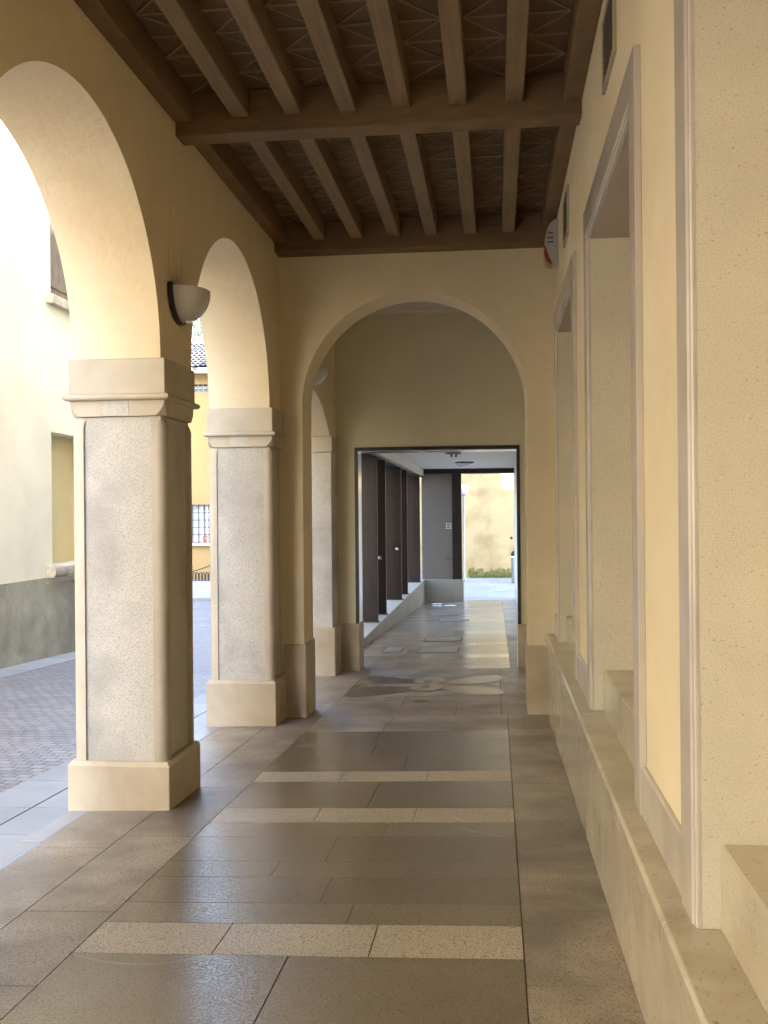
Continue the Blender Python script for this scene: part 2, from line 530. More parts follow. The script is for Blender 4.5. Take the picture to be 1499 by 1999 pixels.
inlay(smooth_poly([(-1.60, 12.15), (-1.46, 12.32), (-1.10, 12.0), (-.90, 11.85), (-.92, 11.62), (-1.36, 11.60), (-1.48, 11.82)]), IND, .003)
inlay(smooth_poly([(-1.62, 10.62), (-1.56, 11.22), (-1.01, 11.28), (-.93, 11.1), (-1.0, 10.88), (-1.35, 10.6)]), IND, .003)
inlay([(-1.63, 11.37), (-1.61, 11.64), (-1.50, 11.48)], IND, .003)
inlay(smooth_poly([(-.34, 12.0), (-.1, 12.18), (.028, 12.16), (.028, 11.74), (-.27, 11.42), (-.62, 11.55)]), INP, .003)
inlay(smooth_poly([(-.37, 10.66), (-.60, 11.1), (-.29, 11.24), (.028, 10.93), (.028, 10.55), (-.29, 10.58)]), INP, .003)
inlay([(-.10, 11.33), (.028, 11.48), (.028, 11.2)], INP, .003)
inlay(ell(-.79, 11.76, .185, .33), INP, .006)
inlay(ell(-.79, 11.16, .185, .33), INP, .0065)
inlay(ell(-.795, 11.67, .055, .16), IND, .009)
inlay(ell(-.795, 11.22, .055, .16), IND, .009)
inlay(ell(-.795, 12.67, .075, .12), IND, .004)
inlay(ell(-.785, 10.18, .075, .09), IND, .004)
fm.build('portico_floor', FM, kind='structure', recalc=False)

# kerb along the street
km = MB()
yy = [-7, -5.6, -4.2, -2.8, -1.4, 0, 1.3, 2.6, 3.9, 5.2, 6.5, 7.8, 9.1, 10.4, 11.7, 13.0]
for a, b in zip(yy[:-1], yy[1:]):
    a2, b2 = a + .002, b - .002
    km.hexa([(-2.60, a2, zf(-2.6, a2) - .3), (-2.4515, a2, zf(-2.45, a2) - .3), (-2.4515, b2, zf(-2.45, b2) - .3), (-2.60, b2, zf(-2.6, b2) - .3),
             (-2.60, a2, zf(-2.6, a2)), (-2.4515, a2, zf(-2.45, a2)), (-2.4515, b2, zf(-2.45, b2)), (-2.60, b2, zf(-2.6, b2))])
km.build('kerb', 'kerb_stone', kind='structure', bevel=.015)

# ================================================================== STREET + GROUND
sm = MB()
ysec = [-40, -20, 0, 5, 10, 15, 20, 26, 60]
for a, b in zip(ysec[:-1], ysec[1:]):
    xr = -2.55 if a < 13 else -2.5
    sm.face([(-40, a, zs(a)), (xr, a, zs(a)), (xr, b, zs(b)), (-40, b, zs(b))], 0)
# row of large flags beside the kerb and below the opposite front
for x0, x1, st in ((-3.02, -2.605, .62), (-3.42, -3.025, .75), (-7.09, -6.55, .8)):
    y = -8.0
    while y < 19:
        sm.slab(x0, x1, y, y + st, lambda x, yy_: zs(yy_), h=.02, mi=1, tone=random.uniform(.2, .8), gap=.004, lift=.006)
        y += st
sm.build('street', ['cobble', 'street_slab'], kind='structure', recalc=False)
g = MB()
g.face([(-400, -400, -3.0), (400, -400, -3.0), (400, 600, -3.0), (-400, 600, -3.0)])
g.build('ground', 'pavement', kind='structure', recalc=False)

# ================================================================== PILLARS
PY0 = 5.85


def rect_ring(x0, x1, y0, y1, z):
    return [(x0, y0, z), (x1, y0, z), (x1, y1, z), (x0, y1, z)]


def roll_pillar(y0, label):
    y1 = y0 + .64
    t = thing('stone_pillar', label, 'pillar', (-2.28, y0 + .32, zf(-2.28, y0)), 'stone pillars of the arcade')
    b = MB()                                       # plinth, stepping down over the kerb
    b.loft([rect_ring(-2.60, -1.962, y0, y1, zf(-2.6, y0) - .35), rect_ring(-2.60, -1.962, y0, y1, -.022),
            rect_ring(-2.583, -1.979, y0 + .017, y1 - .017, .003)])
    b.build('plinth', 'sandstone', t, bevel=.006)
    # shaft core with rough panels
    b = MB()
    b.box(-2.545, -2.012, y0 + .045, y1 - .045, .003, 2.095)
    b.build('shaft', 'granite', t)
    # quarter round rolls at the corners
    for sx, sy in ((0, 0), (1, 0), (0, 1), (1, 1)):
        b = MB()
        r = .052
        cx = -2.573 + r if sx == 0 else -1.984 - r
        cy = y0 + .027 + r if sy == 0 else y1 - .027 - r
        sgx = -1 if sx == 0 else 1
        sgy = -1 if sy == 0 else 1
        prof = [(cx - sgx * .028, cy + sgy * (r - .016)), (cx - sgx * .028, cy + sgy * r)]
        for i in range(9):
            a = math.pi / 2 * i / 8
            prof.append((cx + sgx * r * math.sin(a), cy + sgy * r * math.cos(a)))
        prof += [(cx + sgx * r, cy - sgy * .028), (cx + sgx * (r - .016), cy - sgy * .028), (cx - sgx * .028, cy - sgy * .028)]
        ax, ay = (-2.2785, y0 + .32)

        def ins(p, k):
            return (ax + (p[0] - ax) * k, ay + (p[1] - ay) * k)
        rings = [[(*p, .003) for p in prof], [(*p, 2.03) for p in prof], [(*ins(p, .975), 2.062) for p in prof], [(*ins(p, .93), 2.085) for p in prof]]
        b.loft(rings)
        b.build('corner_roll', 'capstone', t, smooth=50)
    # neck band with hollowed corners
    b = MB()

    def cut(x0, x1, y0_, y1_, c, z):
        return [(x0 + c, y0_, z), (x1 - c, y0_, z), (x1, y0_ + c, z), (x1, y1_ - c, z), (x1 - c, y1_, z), (x0 + c, y1_, z), (x0, y1_ - c, z), (x0, y0_ + c, z)]
    rings = []
    for i in range(7):
        u = i / 6
        rings.append(cut(-2.575, -1.981, y0 + .025, y1 - .025, .052 * (1 - u) ** 2.2 + .004, 2.098 + .095 * u))
    b.loft(rings)
    nk = b.build('neck_band', 'capstone', t, smooth=30)
    b = MB()                                       # rough block in the middle of the neck band
    for (xa, xb, ya, yb) in ((-2.365, -2.205, y0 + .022, y0 + .03), (-1.986, -1.978, y0 + .24, y0 + .40)):
        b = MB()
        b.box(xa, xb, ya, yb, 2.100, 2.191)
        b.build('rough_block', 'granite', nk)
    b = MB()
    rings = []
    for i in range(9):
        a = -math.pi / 2 + math.pi * i / 8
        o_ = .022 * math.cos(a)
        rings.append(rect_ring(-2.587 - o_, -1.968 + o_, y0 + .010 - o_, y1 - .010 + o_, 2.212 + .019 * math.sin(a)))
    b.loft(rings)
    b.build('torus_moulding', 'capstone', t, smooth=40)
    b = MB()
    b.box(-2.580, -1.975, y0 + .014, y1 - .014, 2.231, 2.445)
    b.build('impost_block', 'capstone', t, bevel=.005)
    return t


p1 = roll_pillar(PY0, 'thick square stone pillar in the left foreground with a rough granite face')
p1['label'] = 'large square stone pillar nearest the camera, street visible on both sides of it'
PER = 2.935
p2 = dup(p1, PER, 'square stone pillar with rounded corners standing right against the arched cross wall', 'stone pillars of the arcade')
p0 = dup(p1, -PER, 'square stone pillar before the nearest one, at the near end of the arch', 'stone pillars of the arcade')
pm1 = dup(p1, -2 * PER, 'square stone pillar two bays before the nearest one, beside the camera', 'stone pillars of the arcade')
for q, dy in ((p0, -PER), (pm1, -2 * PER), (p2, PER)):
    pass

# plain far pillar
t = thing('plain_pillar', 'plain square pillar without rolls beyond the arched cross wall', 'pillar', (-2.3, 12.7, -.55), None)
b = MB()
b.loft([rect_ring(-2.60, -2.01, 12.40, 12.945, -1.0), rect_ring(-2.60, -2.01, 12.40, 12.945, .06)])
b.build('plinth', 'sandstone', t, bevel=.006)
b = MB()
b.box(-2.575, -2.045, 12.43, 12.94, .06, 2.26)
b.build('shaft', 'granite', t, bevel=.004)
b = MB()
b.box(-2.59, -2.03, 12.415, 12.942, 2.262, 2.46)
b.build('impost_block', 'capstone', t, bevel=.004)

# ================================================================== ARCADE WALL
XI, XO = -2.0, -2.553
bays = [(-6.0 + .0, None)]
t = thing('arcade_wall', 'yellow plastered arcade wall with round arches above the stone pillars', 'wall', (-2.28, 6.2, 2.445))
b = MB()
out = [(-6.6, 4.6), (-6.6, 2.4452)]
ar = [(PY0 - 3 * PER + .64 + .01, PY0 - 2 * PER - .01 + .03), (PY0 - 2 * PER + .63, PY0 - PER + .02), (PY0 - PER + .63, PY0 + .015), (PY0 + .63, PY0 + PER + .015)]
for (a, c) in ar:
    m, r = (a + c) / 2, (c - a) / 2
    for i in range(49):
        th = math.pi - math.pi * i / 48
        out.append((m + r * math.cos(th), 2.4452 + r * math.sin(th) * 1.0))
out += [(9.5, 2.4452), (9.5, 4.6)]
b.prism(out, 0, XI, XO)
b.build('arched_wall', 'plaster_arch', t, smooth=30)
# segmental arch of the bay beyond
b = MB()
out = [(9.72, 4.6), (9.72, 2.0), (9.86, 2.0), (9.86, 2.46)]
m, hs, rise = 11.145, 1.285, .46
rad = (hs * hs + rise * rise) / (2 * rise)
a0 = math.asin(hs / rad)
for i in range(33):
    th = -a0 + 2 * a0 * i / 32
    out.append((m + rad * math.sin(th), 2.46 + rise - rad + rad * math.cos(th)))
out += [(12.945, 2.4605), (12.945, 4.6)]
b.prism(out, 0, -2.06, -2.56)
b.build('segmental_arch_wall', 'plaster_arch', t, smooth=30)

# ================================================================== CROSS WALL
def cross_outline(zt, cx, r, zsp, x0, x1, zb):
    o = [(x0, zb), (x0, zt), (x1, zt), (x1, zb), (cx + r, zb)]
    for i in range(49):
        th = math.pi * i / 48
        o.append((cx + r * math.cos(th), zsp + r * math.sin(th)))
    o.append((cx - r, zb))
    return o


t = thing('arched_cross_wall', 'yellow plastered cross wall with a tall round archway across the arcade', 'wall', (-.75, 9.48, -.36))
b = MB()
b.prism(cross_outline(4.5, -.752, 1.035, 2.50, -2.02, .56, -.45), 1, 9.25, 9.70)
b.build('archway_wall', 'plaster', t, smooth=30, bevel=.008)
for (xa, xb) in ((-1.985, -1.772), (.272, .5385)):
    b = MB()
    zt0 = .275
    b.loft([rect_ring(xa, xb, 9.232, 9.718, -.75), rect_ring(xa, xb, 9.232, 9.718, zt0 - .012), rect_ring(xa + .01, xb - .01, 9.242, 9.708, zt0)])
    b.build('plinth', 'sandstone', t, bevel=.004)

# back wall with the passage opening
t = thing('passage_front_wall', 'olive shaded back wall with a black framed rectangular passage opening', 'wall', (-.75, 13.15, -.5))
b = MB()
holes_panel(b, 'y', -2.6, 1.6, -.9, 4.6, [(-1.795, .285, -.9001, 2.325)], 12.95, 13.37)
b.build('plaster_face', 'plaster_grey', t)
for (xa, xb) in ((-2.02, -1.776), (.266, .53)):
    b = MB()
    b.loft([rect_ring(xa, xb, 12.925, 13.395, -1.0), rect_ring(xa, xb, 12.925, 13.395, .045), rect_ring(xa + .008, xb - .008, 12.933, 13.387, .055)])
    b.build('plinth', 'sandstone', t, bevel=.004)
b = MB()
for (x0, x1, z0, z1) in ((-1.82, -1.778, .056, 2.30), (.268, .31, .056, 2.30), (-1.82, .31, 2.30, 2.345)):
    b.box(x0, x1, 12.93, 12.985, z0, z1)
b.build('opening_frame', 'black', t, bevel=.003)
b = MB()
b.box(-1.794, -1.786, 12.986, 13.36, .056, 2.30)
b.box(.276, .284, 12.986, 13.36, .056, 2.30)
b.box(-1.785, .275, 12.986, 13.36, 2.292, 2.30)
b.build('reveal_lining', 'steel', t)

# side wall closing the bay beyond, and its flat plaster ceiling
b = MB()
b.box(.54, .9, 9.705, 12.945, -.8, 4.6)
tag(b.build('side_wall', 'plaster'), 'yellow plaster side wall right of the bay beyond the archway', 'wall')
t = thing('plaster_ceiling', 'pale flat plaster ceiling with cornice over the bay beyond the archway', 'ceiling', (-.75, 11.3, 4.2))
b = MB()
b.box(-2.06, .54, 9.705, 12.945, 4.22, 4.40)
b.build('slab', 'white_ceiling', t)
b = MB()
prof = [(12.94, 4.219), (12.94, 4.06), (12.925, 4.06), (12.915, 4.085), (12.89, 4.10), (12.885, 4.13), (12.84, 4.15), (12.82, 4.19), (12.80, 4.219)]
b.prism(prof, 0, -2.055, .535)
b.build('cornice', 'white_ceiling', t)

# ================================================================== BEAMED CEILING
t = thing('beamed_ceiling', 'dark timber ceiling of joists, cross beams and planks with pale zigzag battens', 'ceiling', (-.75, 5, 4.0))
ZP = 4.168
b = MB()
b.box(-1.995, .538, -6.5, 9.248, ZP, ZP + .06)
b.build('planks', 'plank', t)
jx = [-1.575, -1.235, -.892, -.556, -.208, .134]
beams = [(-5.55, -5.38), (-2.62, -2.45), (.31, .48), (3.245, 3.415), (6.18, 6.35), (9.045, 9.249)]
for i, (a, c) in enumerate(beams):
    b = MB()
    b.box(-1.998, .5385, a, c, 3.895, ZP - .001)
    b.build('cross_beam', 'wood', t, bevel=.008)
spans = [(x[1] + .0, y[0] - .0) for x, y in zip(beams[:-1], beams[1:])]
for si, (a, c) in enumerate(spans):
    for x in jx:
        b = MB()
        b.box(x - .054, x + .054, a + .001, c - .001, 3.993, ZP - .001)
        b.build('joist', 'joist', t, bevel=.006)
    for (x0, x1) in ((-1.997, -1.885), (.428, .538)):
        b = MB()
        b.box(x0, x1, a + .001, c - .001, 3.975, ZP - .001)
        b.build('wall_plate', 'wood', t, bevel=.006)
    # zigzag battens in each bay
    edges = [-1.885] + [v for x in jx for v in (x - .054, x + .054)] + [.428]
    b = MB()
    for k in range(0, len(edges), 2):
        x0, x1 = edges[k], edges[k + 1]
        n = max(1, round((c - a) / .245))
        st = (c - a) / n
        w = .009
        for q in range(n + 1):
            yq = a + q * st
            if 0 < q < n:
                b.box(x0, x1, yq - w, yq + w, ZP - .008, ZP - .0005)
            if q < n:
                xa, xb = (x0, x1) if (q + k // 2) % 2 else (x1, x0)
                ya, yb = yq, yq + st
                b.hexa([(xa, ya - w, ZP - .0065), (xb, yb - w, ZP - .0065), (xb, yb + w, ZP - .0065), (xa, ya + w, ZP - .0065),
                        (xa, ya - w, ZP - .0005), (xb, yb - w, ZP - .0005), (xb, yb + w, ZP - .0005), (xa, ya + w, ZP - .0005)])
    b.build('zigzag_battens', 'batten', t)

# ================================================================== SHOP WALL (right)
XP = .54                       # plaster plane
t = thing('shop_wall', 'yellow plastered right wall with stone ledge and tall stone framed display windows', 'wall', (.6, 4.5, 0))
wins = [(.81, 2.92), (3.745, 5.86), (6.685, 8.80)]
FW = .178
b = MB()
holes_panel(b, 'x', -6.5, 9.249, .30, 4.6, [(a + FW - .02, c - FW + .02, .3001, 3.04) for a, c in wins], XP, XP + .46)
b.build('plaster_face', 'plaster', t)
# stone dado and ledge
cuts = [-6.5, -4.5, -2.5, -.6, .9, 2.3, 3.68, 5.05, 6.4, 7.8, 9.231]
for a, c in zip(cuts[:-1], cuts[1:]):
    b = MB()
    b.box(.4535, .52, a + .001, c - .001, -.75 if a > 4 else -.45, .312)
    b.build('dado_panel', 'limestone', t)
cuts = [-6.5, -4, -2, 0, 1.4, 2.79, 3.785, 5.6, 7.4, 9.231]
for a, c in zip(cuts[:-1], cuts[1:]):
    b = MB()
    b.loft([[(.438, y_, .314), (.60, y_, .314), (.60, y_, .385), (.449, y_, .385), (.438, y_, .374)] for y_ in (a + .0012, c - .0012)])
    b.build('ledge_slab', 'limestone', t, bevel=.003)
# base boards between the window surrounds
for (a, c) in ((-3, .805), (2.924, 3.741), (5.864, 6.681), (8.804, 9.248)):
    b = MB()
    b.loft([[(.522, y_, .3855), (.5395, y_, .3855), (.5395, y_, .563), (.528, y_, .563), (.522, y_, .556)] for y_ in (a, c)])
    b.build('base_board', 'surround', t)
for wi, (a, c) in enumerate(wins):
    w = thing('window', '', 'x', (0, 0, 0))
    del w['category'], w['label'], w['kind']
    w.parent = t
    w.matrix_parent_inverse = Matrix.Translation(-WLOC[t.name])
    ia, ic = a + FW, c - FW
    zt, zi = 3.20, 3.012

    def pr(mbx, ring):        # ring profile along a U-shaped frame (outer offset d from the outer edge, x)
        rs = []
        for (yv, zv, sy, sz) in ((a, .3855, 1, 0), (a, zt, 1, -1), (c, zt, -1, -1), (c, .3855, -1, 0)):
            rs.append([(x, yv + sy * d, zv + sz * d) for d, x in ring])
        mbx.loft(rs, close=True, cap=True)
    b = MB()
    pr(b, [(0, .5395), (0, .514), (.148, .514), (.152, .520), (.152, .5395)])
    f = b.build('surround', 'surround', w, bevel=.002)
    b = MB()
    pr(b, [(.1525, .5345), (.1525, .524), (.1565, .521), (.168, .521), (.172, .526), (.172, .530), (FW, .530), (FW, .5345)])
    b.build('bead', 'surround', w)
    b = MB()                  # reveals
    b.box(.535, 1.02, ic + .0005, ic + .03, .386, zi + .03)
    b.build('reveal', 'travertine', w)
    b = MB()
    b.box(.535, 1.02, ia - .03, ia - .0005, .386, zi + .03)
    b.build('reveal', 'travertine', w)
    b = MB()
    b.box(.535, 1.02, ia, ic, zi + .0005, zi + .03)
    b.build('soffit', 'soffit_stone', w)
    b = MB()
    b.loft([[(.585, y_, .386), (1.02, y_, .386), (1.02, y_, .612), (.592, y_, .612), (.585, y_, .605)] for y_ in (ia + .001, ic - .001)])
    b.build('sill_block', 'limestone', w)
    b = MB()
    b.box(1.0, 1.01, ia, ic, .613, zi)
    b.build('pane', 'pane', w)

# ventilation grilles
for k, (ya, yb) in enumerate(((4.44, 4.90), (7.27, 7.72))):
    z0, z1 = 3.49, 3.83
    t = thing('ventilation_grille', ('louvred beige vent grille high on the right wall, the nearer larger looking one',
              'louvred beige vent grille beside the grey alarm siren above the far window')[k], 'vent', (XP, (ya + yb) / 2, z0), 'vent grilles')
    b = MB()
    fr = .028
    b.box(XP - .016, XP - .0005, ya, ya + fr, z0, z1)
    b.box(XP - .016, XP - .0005, yb - fr, yb, z0, z1)
    b.box(XP - .016, XP - .0005, ya + fr, yb - fr, z0, z0 + fr)
    b.box(XP - .016, XP - .0005, ya + fr, yb - fr, z1 - fr, z1)
    b.build('frame', 'louvre', t)
    b = MB()
    b.box(XP - .0035, XP - .0006, ya + fr, yb - fr, z0 + fr, z1 - fr)
    b.build('backing', 'slot', t)
    b = MB()
    n = 11
    for i in range(n):
        z = z0 + fr + (z1 - z0 - 2 * fr) * (i + .5) / n
        b.hexa([(XP - .014, ya + fr, z - .007), (XP - .0036, ya + fr, z + .001), (XP - .0036, yb - fr, z + .001), (XP - .014, yb - fr, z - .007),
                (XP - .014, ya + fr, z - .003), (XP - .0036, ya + fr, z + .005), (XP - .0036, yb - fr, z + .005), (XP - .014, yb - fr, z - .003)])
    b.build('slats', 'louvre', t)

# alarm siren on the right wall
t = thing('alarm_siren', 'pale grey alarm siren box with an amber lens below the ceiling beam', 'siren', (XP, 8.62, 3.56))
cz, y0, y1 = 3.76, 8.50, 8.72
prof = [(0, .185), (.025, .18), (.06, .155), (.088, .11), (.102, .05), (.103, 0), (.095, -.06), (.075, -.125), (.055, -.165), (0, -.185)]
b = MB()
b.prism([(XP - .001 - d, cz + z) for d, z in prof], 1, y0, y1)
body = b.build('housing', 'siren_grey', t, bevel=.006)
b = MB()
lens = [(.092, -.062), (.112, -.03), (.118, -.065), (.114, -.12), (.10, -.165), (.07, -.19), (.045, -.19), (.054, -.168), (.076, -.125)]
b.prism([(XP - .001 - d, cz + z) for d, z in lens], 1, y0 + .012, y1 - .012)
b.build('lens', 'amber', t, bevel=.006)
for zq in (.06, .022, -.016):
    b = MB()
    b.box(XP - .088, XP - .04, y0 - .0015, y0 + .01, cz + zq, cz + zq + .009)
    b.build('slot', 'slot', body)

# wall lamps
def wall_lamp(y, z, label, xw):
    t = thing('wall_lamp', label, 'lamp', (xw, y, z), 'half bowl wall lamps')
    rr = .192
    n = 24
    half = [(y - (rr + .012) * math.cos(math.pi * i / n), z - (rr + .012) * math.sin(math.pi * i / n)) for i in range(n + 1)]
    half = [(y - rr - .012, z + .03)] + half + [(y + rr + .012, z + .03)]
    b = MB()
    b.prism(half, 0, xw + .0005, xw + .035)
    b.build('back_plate', 'black', t, bevel=.006)
    b = MB()
    nv = 14
    rings = []
    for i in range(nv + 1):
        ph = math.pi / 2 * i / nv          # 0 rim, up to pole at the bottom on the wall
        ring = []
        for j in range(n + 1):
            th = math.pi * j / n
            ring.append((xw + .036 + rr * .90 * math.sin(th) * math.cos(ph), y - rr * math.cos(th) * math.cos(ph), z - rr * 1.0 * math.sin(ph)))
        rings.append(ring)
    # rolled rim
    top = [(xw + .036 + (x - xw - .036) * .93, y + (yy_ - y) * .93, z + .016) for x, yy_, _ in rings[0]]
    rim = [(x, yy_, z + .010) for x, yy_, _ in rings[0]]
    inner = [(xw + .036 + (x - xw - .036) * .5, y + (yy_ - y) * .5, z + .018) for x, yy_, _ in rings[0]]
    b.loft([inner, top, rim] + rings, close=False, cap=False)
    b.build('glass_bowl', 'opal', t, smooth=50)
    return t


wall_lamp(6.20, 2.905, 'white half bowl wall lamp above the nearest pillar, between two arches', XI)
wall_lamp(11.16, 3.13, 'white half bowl wall lamp partly seen through the archway on the left', -2.06)
b = MB()
b.tube([(XI + .004, 6.055, 3.40), (XI + .004, 6.055, 2.96)], .006, 6)
b.tube([(XI + .004, 6.00, 3.36), (XI + .004, 6.005, 2.97)], .004, 6)
b.tube([(XI + .004, 6.00, 3.40), (XI + .004, 6.12, 3.40), (XI + .004, 6.22, 3.37), (XI + .004, 6.28, 3.30), (XI + .004, 6.285, 2.97)], .004, 6)
tag(b.build('conduit', 'plaster'), 'thin painted cable conduit on the wall above the nearest lamp', 'cable')

b = MB()
b.box(-2.0, .54, -6.6, -6.505, -.5, 4.6)  # added out of view to stop sunlight entering the arcade from behind
tag(b.build('added_stop_wall', 'plaster'), 'added unseen plaster wall keeping light out of the arcade behind the camera', 'wall')

# ================================================================== UPPER BUILDING
t = thing('portico_building', 'upper storeys of the yellow building resting over the arcade', 'building', (0, 0, 4.7))
b = MB()
b.box(-2.553, 9, -6.6, 12.94, 4.605, 14.2)  # unseen storeys, height set to shade the street and opposite front
b.box(.92, 9, -6.6, 12.94, -2.9, 4.60)
b.build('unseen_upper_mass', 'plaster', t)

# ================================================================== PASSAGE
XLW = -2.15
t = thing('passage_building', 'covered passage with white ceiling, seen through the black framed opening', 'passage', (-1, 22, -1))
b = MB()
b.box(-2.9, .56, 13.375, 30.9, 2.80, 2.95)
b.build('ceiling', 'white_ceiling', t)
b = MB()
b.box(.56, .9, 13.375, 31.0, -1.5, 2.80)
b.build('side_wall', 'white_ceiling', t)
b = MB()
b.box(-2.9, 6.7, 13.375, 30.9, 2.955, 20.0)  # unseen storeys, raised to shade the garden wall and ochre house
b.box(6.701, 16, 13.375, 30.9, -2.9, 13.6)  # unseen lower block, added so sun only reaches the wall's top right
b.build('unseen_upper_mass', 'cream_wall', t)
b = MB()
b.box(-2.62, XLW - .02, 13.375, 30.5, 2.60, 2.798)
b.build('side_lintel', 'white_ceiling', t)
b = MB()
b.box(-2.66, -2.23, 13.4, 30.48, 2.555, 2.598)
b.build('door_track', 'black', t)
b = MB()
b.box(-2.2, .56, 30.42, 30.95, 2.655, 2.798)
b.build('end_lintel', 'bronze', t)
b = MB()
b.box(-2.9, XLW, 13.40, 30.55, -1.5, -.553)
b.build('low_wall', 'concrete', t, bevel=.006)
b = MB()
b.box(-2.24, -1.315, 30.52, 30.85, -.549, 2.654)
b.build('end_panel', 'grey_panel', t)
b = MB()
b.box(-1.313, -1.03, 30.46, 30.9, -.549, 2.654)
b.build('end_post', 'bronze', t, bevel=.006)
b = MB()
b.box(XLW + .001, -.985, 30.40, 30.93, -1.5, -.55)
b.build('end_plinth', 'concrete', t, bevel=.006)
# lift up panel joints
b = MB()
b.box(-1.55, -1.316, 30.513, 30.519, .06, .075)
b.build('panel_joint', 'slot', t)

fins = [(18.6, False), (20.05, True), (23.4, True), (25.0, False), (29.2, False)]
flabels = ['dark bronze door leaf nearest in the passage, standing on the low wall',
           'dark bronze door leaf with a white knob, tight behind the nearest leaf',
           'dark bronze door leaf with a white knob, in the middle of the row',
           'narrow looking dark bronze door leaf just behind the middle leaf in the passage',
           'farthest dark bronze door leaf in the passage beside the grey end panel']
for (y, kn), lb in zip(fins, flabels):
    t = thing('door_leaf', lb, 'door', (-2.5, y, -.55), 'bronze door leaves on the low wall')
    b = MB()
    b.box(-2.78, -2.215, y, y + .07, -.545, 2.55)
    b.box(-2.216, -2.20, y - .006, y + .076, -.545, 2.55)
    b.build('leaf', 'bronze', t, bevel=.004)
    b = MB()
    b.box(-2.72, -2.17, y - .03, y + .10, -.552, -.535)
    b.build('foot_plate', 'black', t)
    if kn:
        b = MB()
        kx, kz = (-2.315, .58) if y < 21 else (-2.295, .64)
        b.loft([[(kx + r_ * math.cos(2 * math.pi * j / 12), y - d_, kz + r_ * math.sin(2 * math.pi * j / 12)) for j in range(12)]
                for r_, d_ in ((.016, 0), (.016, .03), (.034, .035), (.036, .055), (.024, .065))])
        b.build('knob', 'steel', t, smooth=40)

# dome light, spot track, sign
t = thing('dome_light', 'round white dome light on the passage ceiling', 'lamp', (-.80, 26.4, 2.8))
b = MB()
b.lathe(-.80, 26.4, [(.25, 2.799), (.255, 2.775), (.245, 2.765)], 28)
b.build('rim', 'black', t, smooth=30)
b = MB()
b.lathe(-.80, 26.4, [(.235, 2.7645), (.225, 2.74), (.19, 2.71), (.12, 2.685), (.03, 2.675), (.005, 2.675)], 28)
b.build('glass_bowl', 'opal', t, smooth=60)
t = thing('spot_track', 'small dark track with two spotlights on the passage ceiling', 'lamp', (-.92, 22.0, 2.8))
b = MB()
b.box(-1.08, -.74, 21.97, 22.03, 2.76, 2.799)
b.build('track', 'grey_panel', t)
for x in (-.95, -.85):
    b = MB()
    b.tube([(x, 22.0, 2.759), (x, 21.96, 2.70)], .025, 10)
    b.build('spotlight', 'grey_panel', t, smooth=40)
t = thing('panel_sign', 'small pictogram sign with white strokes on the grey end panel', 'sign', (-1.43, 30.5, .8))
b = MB()
b.box(-1.53, -1.322, 30.508, 30.518, .97, 1.17)
b.build('plate', 'grey_panel', t)
b = MB()
for (x0, x1, z0, z1) in ((-1.525, -1.33, .985, 1.0), (-1.525, -1.33, 1.14, 1.152), (-1.50, -1.48, 1.02, 1.12), (-1.48, -1.43, 1.06, 1.075), (-1.40, -1.385, 1.02, 1.12), (-1.385, -1.34, 1.105, 1.12), (-1.37, -1.345, 1.02, 1.08)):
    b.box(x0, x1, 30.503, 30.507, z0, z1)
b.build('strokes', 'white', t)

# inspection covers in the passage floor
covers = [((-1.76, -1.45, 15.28, 16.05), 'smallest square stone inspection cover at the left of the passage floor'),
          ((-1.21, -.58, 15.05, 15.92), 'nearest large stone inspection cover with a dark joint in the passage floor'),
          ((-1.25, -.595, 16.95, 17.7), 'second large stone inspection cover behind the nearest one'),
          ((-1.27, -.61, 21.9, 22.45), 'third stone inspection cover, midway along the passage floor'),
          ((-1.6, -.93, 23.8, 24.4), 'farthest stone inspection cover in the passage floor, left of the third')]
for (x0, x1, y0, y1), lb in covers:
    t = thing('inspection_cover', lb, 'cover', ((x0 + x1) / 2, y0, zf(-1, y0)), 'inspection covers in the passage floor')
    b = MB()
    b.slab(x0, x1, y0, y1, zf, h=.002, lift=.004, gap=0)
    b.build('joint', 'slot', t)
    b = MB()
    b.slab(x0 + .018, x1 - .018, y0 + .03, y1 - .02, zf, h=.001, lift=.007, gap=0)
    b.build('lid', 'border_granite', t)
for i, (x, y, r_) in enumerate(((-1.72, 29.25, .13), (-1.66, 28.2, .11), (-1.30, 28.25, .13))):
    b = MB()
    b.face([(x + r_ * (1 + .3 * math.sin(5 * a + i)) * math.cos(a) * 1.2, y + 1.6 * r_ * (1 + .3 * math.cos(3 * a + i)) * math.sin(a),
             zf(x, y) + .012 + .006 * math.sin(3 * a)) for a in [2 * math.pi * k / 9 for k in range(9)]])
    tag(b.build('paper_scrap', 'paper', recalc=False), ('crumpled white paper scrap farthest up the passage floor', 'white paper scrap nearest the camera among the scraps on the passage floor',
        'white paper scrap lying right of the other two on the passage floor')[i], 'litter', 'paper scraps on the passage floor')

# ================================================================== BEYOND THE PASSAGE
ZB = -1.262
b = MB()
b.slab(-2.9, 12, 31.3, 43, lambda x, y: ZB - .0 , h=.2, gap=0)
y = 31.3
while y < 42:
    x = -2.9
    h = random.uniform(.5, .8)
    while x < 4:
        w_ = random.uniform(.7, 1.3)
        b.slab(x, x + w_, y, min(42, y + h), lambda x_, y_: ZB, h=.0, lift=.006, gap=.012, mi=1, tone=random.uniform(.2, .9))
        x += w_
    y += h
b.build('courtyard_paving', ['pavement', 'street_slab'], kind='structure', recalc=False)
t = thing('garden_wall', 'tall ochre wall with weathered patches at the end of the passage', 'wall', (0, 42, ZB))
b = MB()
b.box(-6, 10, 42, 42.5, ZB - .2, 5.2)
b.build('rendered_face', 'far_wall', t)
b = MB()
b.loft([[(.64 + .055 * math.cos(2 * math.pi * j / 14), yy_, .39 + .055 * math.sin(2 * math.pi * j / 14)) for j in range(14)] for yy_ in (41.985, 41.999)])
